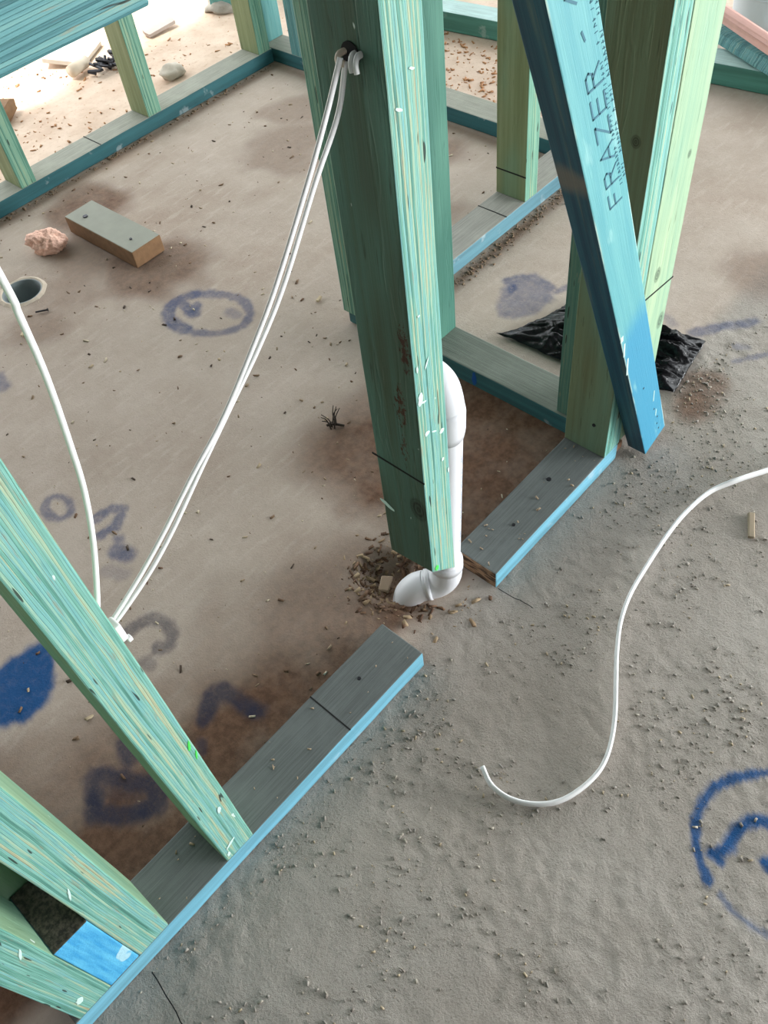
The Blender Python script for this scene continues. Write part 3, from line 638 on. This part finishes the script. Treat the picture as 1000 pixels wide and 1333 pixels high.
# ------------------------------------------------------------------ waste pipe
pr_ = .0245
pp = empty('waste_pipe', (.14, .062, 0), 'white plastic waste pipe rising beside the cut off post', 'pipe')
path = [(.1385, .0630, .085), (.1375, .0520, .28), (.137, .0435, .44)]
v_, f_ = tube(catmull(path, 8), pr_, 28); mesh_obj('riser', v_, f_, M_PVC, pp, True)
b0 = [Vector((.140, .0625, .090)), Vector((.1395, .0640, .055)), Vector((.134, .0705, .034)), Vector((.124, .081, .024)), Vector((.112, .094, .021))]
v_, f_ = tube(catmull(b0, 8), pr_ + .0022, 28); mesh_obj('bend', v_, f_, M_PVC, pp, True)
for q0, q1, r in ((b0[3] + Vector((-.004, .004, -.001)), b0[3] + Vector((-.010, .010, -.002)), .0285), (b0[0] + Vector((0, 0, -.012)), b0[0] + Vector((0, 0, .008)), .0282)):
    v_, f_ = tube([q0, q1], r, 28); mesh_obj('collar', v_, f_, M_PVC, pp, True)
v_, f_ = tube(catmull([(.114, .092, .0205), (.102, .104, .014), (.092, .114, -.008), (.088, .119, -.05)], 6), pr_ + .003, 28); mesh_obj('tail_pipe', v_, f_, M_PVC, pp, True)
b1 = [(.137, .0435, .435), (.137, .042, .462), (.1375, .045, .486), (.1395, .055, .504), (.139, .076, .512), (.138, .095, .512)]
v_, f_ = tube(catmull(b1, 8), pr_ + .0022, 28); mesh_obj('bend', v_, f_, M_PVC, pp, True)
v_, f_ = tube([(.137, .0445, .418), (.137, .0435, .432), (.137, .0420, .466), (.137, .0425, .476)], [.0258, .0276, .0276, .0264], 28); mesh_obj('collar', v_, f_, M_PVC, pp, True)
v_, f_ = tube([(.138, .09, .512), (.1375, .150, .512)], pr_, 28); mesh_obj('branch_arm', v_, f_, M_PVC, pp, True)
v_, f_ = [], []; zz = .16
ax0, ax1 = Vector((.1385, .0630, .085)), Vector((.137, .0435, .44))
def on_pipe(z, phi, r): 
    c = ax0.lerp(ax1, (z - .085) / .355); return (c.x + r * math.cos(phi), c.y + r * math.sin(phi), z)
while zz < .38:
    w = rnd.uniform(.0025, .005)
    if rnd.random() > .15:
        for ph in (-1.35, -1.28, -1.21):
            if rnd.random() < .65:
                k = len(v_); r2 = pr_ + .0004
                v_ += [on_pipe(zz, ph, r2), on_pipe(zz + w, ph + rnd.uniform(-.03, .03), r2), on_pipe(zz + w, ph + .055, r2), on_pipe(zz, ph + .055, r2)]; f_.append((k, k + 1, k + 2, k + 3))
    zz += w + .002
o = mesh_obj('pipe_print', v_, f_, plain('pale blue pipe print', srgb(176, 188, 214), .6), pp); o['kind'] = 'stuff'

# ------------------------------------------------------------------ cables
CAB1 = [(0.0252, 0.035, 0.9712), (0.0006, 0.035, 0.9337), (-0.0335, 0.035, 0.8874), (-0.09, 0.035, 0.8173), (-0.1316, 0.035, 0.7742), (-0.1867, 0.035, 0.7234), (-0.2381, 0.035, 0.6875), (-0.2852, 0.035, 0.6518), (-0.3246, 0.035, 0.6251), (-0.3675, 0.035, 0.6019)]
CAB2 = [(0.0353, 0.04, 0.9629), (0.0181, 0.04, 0.9245), (-0.0208, 0.04, 0.8792), (-0.078, 0.04, 0.8075), (-0.1218, 0.04, 0.7647), (-0.1722, 0.04, 0.724), (-0.2239, 0.04, 0.6822), (-0.2765, 0.04, 0.6384), (-0.3166, 0.04, 0.6111), (-0.3636, 0.04, 0.5889)]
CAB3 = [(-0.3078, 0.04, 0.9598), (-0.3092, 0.04, 0.9267), (-0.3134, 0.04, 0.8712), (-0.3225, 0.04, 0.8066), (-0.3321, 0.04, 0.7521), (-0.3492, 0.04, 0.6924), (-0.3725, 0.04, 0.6284)]
FCAB = [(-0.0828, -0.1863, 0.02), (-0.0947, -0.2129, 0.014), (-0.092, -0.2465, 0.01), (-0.0726, -0.2811, 0.008), (-0.0409, -0.3066, 0.008), (0.0077, -0.3208, 0.01), (0.0506, -0.3191, 0.014), (0.1031, -0.2983, 0.018), (0.1588, -0.2652, 0.02), (0.206, -0.2365, 0.02), (0.2587, -0.2103, 0.02), (0.313, -0.1938, 0.02), (0.3759, -0.1849, 0.02), (0.4657, -0.1767, 0.018), (0.5337, -0.176, 0.015), (0.6005, -0.1852, 0.012), (0.647, -0.2117, 0.02), (0.709, -0.2421, 0.012), (0.7953, -0.2902, 0.01), (0.9199, -0.3517, 0.01)]
def cable(name, pts, label, r=.0034, flat=.75, group=None, up=None, mat=None):
    v_, f_ = tube(catmull(pts, 10), r, 10, flat, up)
    return tag(mesh_obj(name, v_, f_, mat or M_WHITE, None, True), label, 'cable', group)
def smooth_drop(P, x_end, z_end): return P
cable('hanging_cable', CAB1[:-1] + [(-.366, .035, .6015), (-.3815, .036, .594)], 'white cable drooping from post hole to clip on stud, upper strand of two', .0028)
cable('hanging_cable', CAB2[:-1] + [(-.362, .040, .5890), (-.3815, .041, .582)], 'white cable drooping from post hole to clip on stud, lower strand of two', .0028)
up3 = [(-.318, .10, 2.41), (-.312, .075, 1.7), (-.308, .05, 1.15)]
cable('hanging_cable', up3 + CAB3[:-1] + [(-.3735, .040, .6284), (-.3815, .041, .612)], 'single white cable dropping down from above to the laminated stud', .0030)
cl = empty('cable_clip', (-.378, .03, .6), 'small white cable clip on the side of the laminated stud', 'cable clip')
bm_obj('clip_body', box_bm(.008, .016, .026, bev=.002), M_WHITE, cl, M=Matrix.Translation((-.3775, .016, .607)))
bm_obj('clip_nail', box_bm(.005, .006, .006, bev=.001), M_WHITE, cl, M=Matrix.Translation((-.3735, .010, .592)))
# hole through the post with cable stubs
hl = empty('cable_grommet', (.036, .035, .965), 'white cable loop and stub poking out of the drilled post hole', 'cable grommet')
v_, f_ = tube([(.0395, .037, .968), (.0385, .037, .968)], .0105, 20); mesh_obj('drilled_hole', v_, f_, M_DARK, hl)
v_, f_ = tube(catmull([(.041, .042, .970), (.034, .0455, .968), (.031, .044, .963), (.033, .039, .962)], 6), .0028, 10); mesh_obj('cable_loop', v_, f_, plain('aged white cable', srgb(190, 176, 160), .5), hl, True)
for dy in (.0, .0055):
    v_, f_ = tube(catmull([(.041, .031 - dy, .970), (.034, .030 - dy, .970), (.029, .0275 - dy, .966), (.028, .026 - dy, .960)], 6), .0030, 10, .8); mesh_obj('cable_stub', v_, f_, M_WHITE, hl, True)
cable('floor_cable', FCAB, 'flat white cable curling across the open grey slab', .0074, .5, None, (0, 0, 1))

# ------------------------------------------------------------------ offcut, insulation, drain, nail, plastic
of = empty('timber_offcut', (.448, 1.46, 0), 'short weathered timber offcut lying on the slab', 'offcut')
bmo = box_bm(.094, .295, .047, bev=.0025)
ob = bm_obj('block', bmo, M_RUSTY, of, M=Matrix.Translation((.449, 1.459, .0255)) @ Matrix.Rotation(math.radians(1.0), 4, 'Z'))
bm_obj('grey_face', box_bm(.0915, .292, .0016, bev=.0006, seg=1), M_OLD, of, M=Matrix.Translation((.449, 1.459, .0497)) @ Matrix.Rotation(math.radians(1.0), 4, 'Z'))
for (x, y, r) in ((.433, 1.553, .0065), (.44, 1.36, .0035)):
    v_, f_ = tube([(x, y, .0495), (x, y, .0535)], r, 14); mesh_obj('nail_head', v_, f_, M_NAIL, of)
def lump(name, r, loc, mat, amp, freq, sub=3, seed=0, M=None):
    bm = bmesh.new(); bmesh.ops.create_icosphere(bm, subdivisions=sub, radius=1)
    for v in bm.verts:
        d = v.co.normalized(); q = d * freq + Vector((seed * 7.3, seed, 0))
        k = 1 + amp * (mnoise.noise(q) + .5 * mnoise.noise(q * 2.3) + .3 * mnoise.noise(q * 5))
        v.co = Vector((d.x * r[0] * k, d.y * r[1] * k, max(d.z * r[2] * k, -r[2] * .75)))
    return bm_obj(name, bm, mat, None, sub > 2, (M or Matrix.Identity(4)) if M else Matrix.Translation(loc))
pk = lump('insulation_wad', (.052, .036, .030), (.322, 1.590, .022), M_PINK, .30, 1.7, 5, 3, Matrix.Translation((.322, 1.590, .022)) @ Matrix.Rotation(math.radians(-48), 4, 'Z'))
tag(pk, 'torn tuft of pink glasswool beside the timber offcut', 'insulation')
dr_ = empty('drain_sleeve', (HX, HY, -.13), 'open round drain sleeve set in the slab near the pink tuft', 'drain')
n = 40; v_, f_ = [], []
for k in range(n):
    a = 2 * math.pi * k / n; c, s = math.cos(a), math.sin(a)
    for r, z in ((HR - .004, -.14), (HR - .004, .0005), (HR + .001, .0015), (HR + .001, -.14)): v_.append((HX + r * c, HY + r * s, z))
for k in range(n):
    a, b = 4 * k, 4 * ((k + 1) % n)
    for j in range(3): f_.append((a + j, b + j, b + j + 1, a + j + 1))
mesh_obj('sleeve', v_, f_, M_PVC_IN, dr_, True)
mesh_obj('sump_bottom', [(HX + HR * math.cos(2 * math.pi * k / n), HY + HR * math.sin(2 * math.pi * k / n), -.065) for k in range(n)], [tuple(range(n))], plain('shaded drain bottom', srgb(62, 58, 46), .5), dr_)  # dark brown bottom, shading deep in the sleeve put into the colour
v_, f_ = [], []
for k in range(n):
    a = 2 * math.pi * k / n; c, s = math.cos(a), math.sin(a); w = .006 + .007 * abs(mnoise.noise(Vector((c * 3, s * 3, 1))))
    for r, z in ((HR - .001, .001), (HR + w * .4, .0035), (HR + w + .004, -.001)): v_.append((HX + r * c, HY + r * s, z))
for k in range(n):
    a, b = 3 * k, 3 * ((k + 1) % n)
    for j in range(2): f_.append((a + j, b + j, b + j + 1, a + j + 1))
mesh_obj('mortar_rim', v_, f_, plain('pale mortar', srgb(206, 192, 174), .9), dr_)
nl = empty('steel_nail', (.15, 1.377, 0), 'black steel nail lying near the drain sleeve', 'nail')
v_, f_ = tube([(.138, 1.386, .004), (.162, 1.368, .004)], .0022, 8); mesh_obj('shank', v_, f_, M_NAIL, nl)
v_, f_ = tube([(.162, 1.368, .004), (.1632, 1.3671, .004)], .0042, 10); mesh_obj('head', v_, f_, M_NAIL, nl)

# crumpled black plastic, a quad patch with ridged folds
c00, c10, c11, c01 = Vector((.742, .245, 0)), Vector((.790, .000, 0)), Vector((.965, .028, 0)), Vector((.940, .345, 0))
NU, NV = 90, 120; v_, f_ = [], []
for j in range(NV + 1):
    for i in range(NU + 1):
        u, w = i / NU, j / NV
        ed = 1.0 + .0
        # outline bulges
        A = c00.lerp(c10, w); B = c01.lerp(c11, w)
        A = A + Vector((-.0, .0, 0)) + Vector((-.012, .02, 0)) * math.sin(w * math.pi) * 1.5 + Vector((.010 * mnoise.noise(Vector((w * 9, 0, 3))), 0, 0))
        B = B + Vector((.006, 0, 0)) * math.sin(w * 7) + Vector((.012 * mnoise.noise(Vector((w * 8, 5, 3))), 0, 0))
        p = A.lerp(B, u)
        if w < .25: p += Vector((-.015, .16, 0)) * ((.25 - w) / .25) ** 1.6 * (1 - u) ** 1.5
        al = p.x * .45 - p.y * .89; ac = p.x * .89 + p.y * .45; q = Vector((ac * 26, al * 8, 0)); qq = q + Vector((mnoise.noise(q * 1.3), mnoise.noise(q * 1.3 + Vector((9, 9, 0))), 0)) * 1.1
        ridge = lambda s_: 1 - abs(mnoise.noise(qq * s_ + Vector((s_, 0, 0)))) * 2.1
        h = .018 * max(0, ridge(.8)) + .010 * max(0, ridge(1.7)) + .005 * ridge(3.6)
        m_ = min(1, min(u, 1 - u, w, 1 - w) * 9)
        v_.append((p.x, p.y, .003 + max(0, h) * (.25 + .75 * m_) + .015 * math.sin(math.pi * u) * math.sin(math.pi * w)))
for j in range(NV):
    for i in range(NU):
        a = j * (NU + 1) + i; f_.append((a, a + 1, a + NU + 2, a + NU + 1))
pl = mesh_obj('plastic_sheet', v_, f_, M_BLACK, None, True)
sm = pl.modifiers.new('thickness', 'SOLIDIFY'); sm.thickness = .0006; sm.offset = 1
tag(pl, 'crumpled glossy black plastic sheet lying behind the braced post', 'plastic sheet')

# ------------------------------------------------------------------ twig tuft, sticks and chips on the slab
tg = empty('twig_tuft', (.308, .514, 0), 'small dark tuft of dry twig standing on the slab', 'twig')
for k in range(9):
    a = rnd.uniform(0, 6.28); L = rnd.uniform(.02, .05); e = Vector((.308 + .022 * math.cos(a), .514 + .022 * math.sin(a), L))
    b = Vector((.308 + rnd.uniform(-.012, .012), .514 - .008 + rnd.uniform(-.006, .006), .002)); mid = b.lerp(e, .5) + Vector((rnd.uniform(-.006, .006), rnd.uniform(-.006, .006), .004))
    v_, f_ = tube(catmull([b, mid, e], 4), [.0016 - .0001 * i for i in range(9)], 6); mesh_obj('stem', v_, f_, plain('dark twig', srgb(52, 44, 38), .9) if k == 0 else bpy.data.materials['dark twig'], tg)
v_, f_ = tube(catmull([(.298, .520, .003), (.310, .508, .004), (.320, .490, .002)], 5), .0028, 7); mesh_obj('root', v_, f_, bpy.data.materials['dark twig'], tg)
def chip(name, loc, dims, rz, mat, label, cat, group=None):
    bm = box_bm(*dims, bev=min(dims) * .25, seg=1)
    for v in bm.verts:
        q = v.co * 90 + Vector((loc[0], loc[1], 0)) * 31; v.co += Vector((mnoise.noise(q), mnoise.noise(q + Vector((7, 0, 0))), mnoise.noise(q + Vector((0, 7, 0))) * .5)) * min(dims) * .55
    return tag(bm_obj(name, bm, mat, None, M=Matrix.Translation((loc[0], loc[1], dims[2] * .5 + .0005)) @ Matrix.Rotation(rz, 4, 'Z')), label, cat, group)
chip('wood_stick', (.581, -.278), (.058, .010, .006), math.radians(27), plain('grey stick', srgb(158, 142, 120), .85), 'flat grey wood sliver on the slab beside the floor cable', 'wood chip')
chip('wood_chip', (.587, .829), (.020, .007, .006), .3, M_CHIP, 'pale chip on the slab near the end of the cross frame', 'wood chip')
chip('wood_chip', (.070, 1.342), (.016, .007, .005), .8, M_CHIP, 'pale curled chip between the drain and the hanging cable', 'wood chip')
chip('wood_chip', (.078, .158), (.032, .020, .008), .5, plain('pale mortar lump', srgb(150, 130, 110), .9), 'pale wedge of mortar in the hole by the pipe', 'mortar chunk')

def scatter(name, pts, size, mat, label, cat, flat=.5, long=1.6, zlift=0.0, seed=1):
    """uncountable litter: many tiny irregular boxes in one mesh"""
    r = np.random.RandomState(seed); N = len(pts)
    cube = np.array([(x, y, z) for x in (-.5, .5) for y in (-.5, .5) for z in (-.5, .5)], np.float32)
    cf = np.array([(0, 1, 3, 2), (4, 6, 7, 5), (0, 4, 5, 1), (2, 3, 7, 6), (0, 2, 6, 4), (1, 5, 7, 3)])
    s = size[0] + (size[1] - size[0]) * r.rand(N) ** 2.2
    V = cube[None] + r.uniform(-.22, .22, (N, 8, 3)); V[:, :, 0] *= (s * (1 + (long - 1) * r.rand(N)))[:, None]; V[:, :, 1] *= (s * .6)[:, None]; V[:, :, 2] *= (s * flat)[:, None]
    a = r.rand(N) * 6.28; c, q = np.cos(a)[:, None], np.sin(a)[:, None]; tl = r.uniform(-.5, .5, N)[:, None]
    x, y, z = V[:, :, 0], V[:, :, 1], V[:, :, 2]; z = z + x * tl
    X = x * c - y * q + pts[:, 0][:, None]; Y = x * q + y * c + pts[:, 1][:, None]; z = z + (s * flat * .35)[:, None] + pts[:, 2][:, None] + zlift
    F = (cf[None] + (np.arange(N) * 8)[:, None, None]).reshape(-1, 4)
    me = bpy.data.meshes.new(name); VV = np.stack([X, Y, z], -1).reshape(-1, 3).astype(np.float32)
    me.vertices.add(len(VV)); me.vertices.foreach_set('co', VV.ravel()); me.loops.add(F.size); me.loops.foreach_set('vertex_index', F.astype(np.int32).ravel())
    me.polygons.add(len(F)); me.polygons.foreach_set('loop_start', np.arange(0, F.size, 4, dtype=np.int32)); me.polygons.foreach_set('loop_total', np.full(len(F), 4, np.int32)); me.update(calc_edges=True)
    me.materials.append(mat); o = bpy.data.objects.new(name, me); COL.objects.link(o); o['kind'] = 'stuff'; tag(o, label, cat); return o
def floor_z(P):
    ix = np.clip(np.searchsorted(xs, P[:, 0]), 0, len(xs) - 1); iy = np.clip(np.searchsorted(ys, P[:, 1]), 0, len(ys) - 1); return Z[iy, ix]
def uni(n, x0, x1, y0, y1, seed, keep=None):
    r = np.random.RandomState(seed); P = np.stack([r.uniform(x0, x1, n), r.uniform(y0, y1, n), np.zeros(n)], -1)
    if keep is not None: P = P[keep(P[:, 0], P[:, 1], r)]
    P[:, 2] = floor_z(P); return P
def line_pts(n, x0, y0, x1, y1, sp, seed):
    r = np.random.RandomState(seed); t = r.rand(n); P = np.stack([x0 + (x1 - x0) * t + sp * .3 * r.randn(n), y0 + (y1 - y0) * t + sp * r.randn(n), np.zeros(n)], -1); P[:, 2] = floor_z(P); return P
clump = lambda x, y, r: vnoise(x, y, 12, 77) * .7 + vnoise(x, y, 40, 78) * .3 + r.uniform(-.2, .2, x.shape) > .58
G1 = uni(15000, -.8, 1.3, -.75, -.012, 31, clump); G2 = uni(260, -.7, 1.3, -.72, -.02, 32)
def clear(P, x, y, r): return P[np.hypot(P[:, 0] - x, P[:, 1] - y) > r]
G1 = clear(G1, .12, .05, .09)
B1 = np.concatenate([line_pts(110, .70, -.03, .92, -.02, .022, 53), line_pts(60, .60, -.02, .66, -.045, .012, 54)]); B1[:, 1] = np.minimum(B1[:, 1], -.002)
scatter('slab_grit', clear(np.concatenate([G1, B1, G2]), .65, -.02, .045), (.001, .0046), M_GRIT, 'grey grit and crumbs strewn over the open slab', 'grit', .75, 1.5, 0, 1)
room = lambda x, y, r: (np.hypot(x - HX, y - HY) > HR + .01) & ((x < .555) | (y > .73))
RL = uni(900, -.5, 1.38, .1, 1.80, 33, room); RL = clear(RL, .11, .13, .13)
scatter('room_litter', RL, (.0018, .0078), M_LITTER, 'small pale and brown litter on the room slab', 'litter', .4, 2.2, 0, 3)
r_ = np.random.RandomState(40)
a_ = 2.6 + 1.5 * r_.randn(340); q_ = np.abs(.052 + .016 * r_.randn(340))
P = np.stack([.098 + q_ * np.cos(a_), .162 + 1.1 * q_ * np.sin(a_), np.zeros(340)], -1); P[:, 2] = floor_z(P)
P2 = np.stack([.12 + .045 * r_.randn(420), .11 + .05 * r_.randn(420), np.zeros(420)], -1); P2[:, 2] = floor_z(P2)
P2 = P2[~((P2[:, 0] > .19) & (P2[:, 1] > -.005))]; P2 = clear(clear(clear(P2, .138, .064, .034), .115, .09, .03), .092, .114, .03); P = clear(clear(P, .115, .09, .03), .092, .114, .03)
scatter('hole_debris', np.concatenate([P, P2]), (.002, .010), M_SOIL, 'brown soil and pale shavings around the pipe hole', 'debris', .35, 2.0, 0, 5)
P = line_pts(420, .70, .602, 1.36, .602, .012, 51); P[:, 1] = np.minimum(P[:, 1], .617)
scatter('plate_sawdust', P, (.0016, .0062), plain('sawdust crumbs', srgb(132, 110, 88), .9, .3), 'line of sawdust and crumbs along the steel blue plate', 'sawdust', .5, 1.6, 0, 7)
P = line_pts(160, .25, 1.83, 1.38, 1.83, .006, 52); P[:, 1] = np.minimum(P[:, 1], 1.838)
scatter('far_plate_sawdust', P, (.003, .008), bpy.data.materials['sawdust crumbs'], 'thin line of sawdust along the shade-darkened teal plate', 'sawdust', .5, 1.6, 0, 8)
sandk = lambda x, y, r: (vnoise(x, y, 5, 79) + r.uniform(-.3, .3, x.shape) > .5) & ((x < 1.0) | (y < 2.38)) & (np.hypot(x - 1.15, y - 2.075) > .07)
scatter('sand_litter', uni(1300, .2, 2.2, 1.97, 3.0, 35, sandk), (.003, .011), plain('tan litter', srgb(176, 130, 92), .9, .35), 'brown sawdust flakes over the pale sand behind the far frame', 'litter', .35, 2.0, 0, 10)
scatter('yard_litter', uni(900, 1.52, 1.85, .6, 1.94, 36), (.003, .011), bpy.data.materials['tan litter'], 'brown chips between the side frame and the outermost plate', 'litter', .45, 2.0, 0, 11)
P = uni(260, -.69, 1.37, .008, .085, 37, lambda x, y, r: ((x < -.01) | (x > .2)) & (x < .52)); P[:, 2] = T
for a, b in ((-.692, -.641), (-.592, -.541), (-.432, -.381)): P = P[(P[:, 0] < a - .004) | (P[:, 0] > b + .004)]
scatter('plate_grit', P[:45], (.0015, .005), M_CHIP2, 'pale grit lying on the front bottom plate', 'grit', .4, 1.8, .0008, 12)

# ------------------------------------------------------------------ yard things beyond the far frame
def slabpiece(name, outline, thick, loc, rz, tilt, mat, label, cat):
    n = len(outline); v_ = [(x, y, 0) for x, y in outline] + [(x, y, thick) for x, y in outline]
    f_ = [tuple(range(n))[::-1], tuple(range(n, 2 * n))] + [(k, (k + 1) % n, n + (k + 1) % n, n + k) for k in range(n)]
    o = mesh_obj(name, v_, f_, mat, None, M=Matrix.Translation(loc) @ Matrix.Rotation(rz, 4, 'Z') @ Matrix.Rotation(tilt, 4, 'X'))
    return tag(o, label, cat)
rim = [(.062 * math.cos(a), .062 * math.sin(a)) for a in [i * math.pi / 9 for i in range(12)]]
slabpiece('broken_disc', rim, .012, (1.354, 2.40, .010), -.4, .18, plain('grey disc', srgb(176, 164, 158), .7), 'broken round grey disc lying on the sand', 'disc')
slabpiece('plasterboard_scrap', [(-.10, -.07), (.07, -.09), (.10, .05), (.02, .10), (-.08, .08)], .014, (1.055, 2.53, .012), .7, .12, M_TILE, 'torn white plasterboard scrap on the sand', 'plasterboard')
v_, f_ = tube([(.95, 2.375, .026), (1.03, 2.40, .026)], .020, 16); tag(mesh_obj('paper_roll', v_, f_, plain('buff roll', srgb(196, 182, 164), .7), None, True), 'short buff roll lying against the plasterboard scrap', 'roll')
lump('rubble_stone', (.042, .032, .024), (1.150, 2.075, .016), plain('pale rubble', srgb(190, 180, 166), .85), .35, 1.6, 3, 8); tag(bpy.data.objects['rubble_stone'], 'pale lump of rubble beside the far plate', 'stone')
tn = empty('wire_tangle', (1.07, 2.33, 0), 'tangle of black wire scraps on the sand', 'wire')
for k in range(12):
    c = Vector((1.075 + rnd.gauss(0, .03), 2.325 + rnd.gauss(0, .025), .012)); pts = [c + Vector((rnd.gauss(0, .022), rnd.gauss(0, .022), rnd.uniform(-.008, .022))) for _ in range(4)]
    v_, f_ = tube(catmull(pts, 5), .005, 6); mesh_obj('wire', v_, f_, M_NAIL, tn)
chip('timber_block', (.66, 2.345), (.10, .06, .05), .6, M_RUSTY, 'brown timber block on the sand behind the far frame', 'timber block')
slabpiece('board_strip', [(-.012, -.25), (.012, -.25), (.012, .25), (-.012, .25)], .09, (1.30, 2.66, 0), -.35, 0, plain('grey board', srgb(176, 172, 160), .8), 'grey board on edge lying behind the plasterboard scrap', 'board')
slabpiece('white_sheet', [(-.30, -.28), (.07, -.28), (.10, .12), (-.30, .12)], .010, (.60, 2.62, .006), -.3, 0, plain('white sheet', srgb(228, 226, 220), .6), 'flat white sheet with pale blue edge on the sand', 'sheet')
st = empty('stump_post', (1.60, 2.31, 0), 'weathered blue green post foot standing in the sand', 'post')
bm_obj('post_shaft', box_bm(.09, .09, 2.2, bev=.004, base=True), M_NOG, st, M=Matrix.Translation((1.62, 2.33, .012)) @ Matrix.Rotation(.5, 4, 'Z'))
lump_o = lump('foot_mortar', (.075, .07, .03), (0, 0, 0), M_CRUMB, .3, 2.0, 3, 4); lump_o.parent = st; lump_o.matrix_basis = Matrix.Translation((.02, .02, .012))

# ------------------------------------------------------------------ far right corner by the outermost plate
gb = chip('green_board', (2.05, .50), (.42, .07, .035), math.radians(63), M_NOG, 'dull green board lying on the outermost plate', 'board'); gb.location.z = .079
pbd = chip('pink_board', (2.075, .545), (.50, .045, .03), math.radians(62), M_PINKBOARD, 'pink primed board resting on the dull green board', 'board'); pbd.location.z = .122
bk = empty('plastic_bucket', (2.40, .62, 0), 'white plastic bucket behind the pink board', 'bucket')
v_, f_ = tube([(2.40, .62, 0), (2.40, .62, .05), (2.40, .62, .055), (2.40, .62, .28), (2.40, .62, .285), (2.40, .62, .30)], [.105, .108, .109, .118, .124, .124], 36); mesh_obj('tub', v_, f_, M_BUCKET, bk, True)
v_, f_ = tube([(2.40, .62, .10), (2.40, .62, .106)], .1125, 36); mesh_obj('rib', v_, f_, M_BUCKET, bk, True)
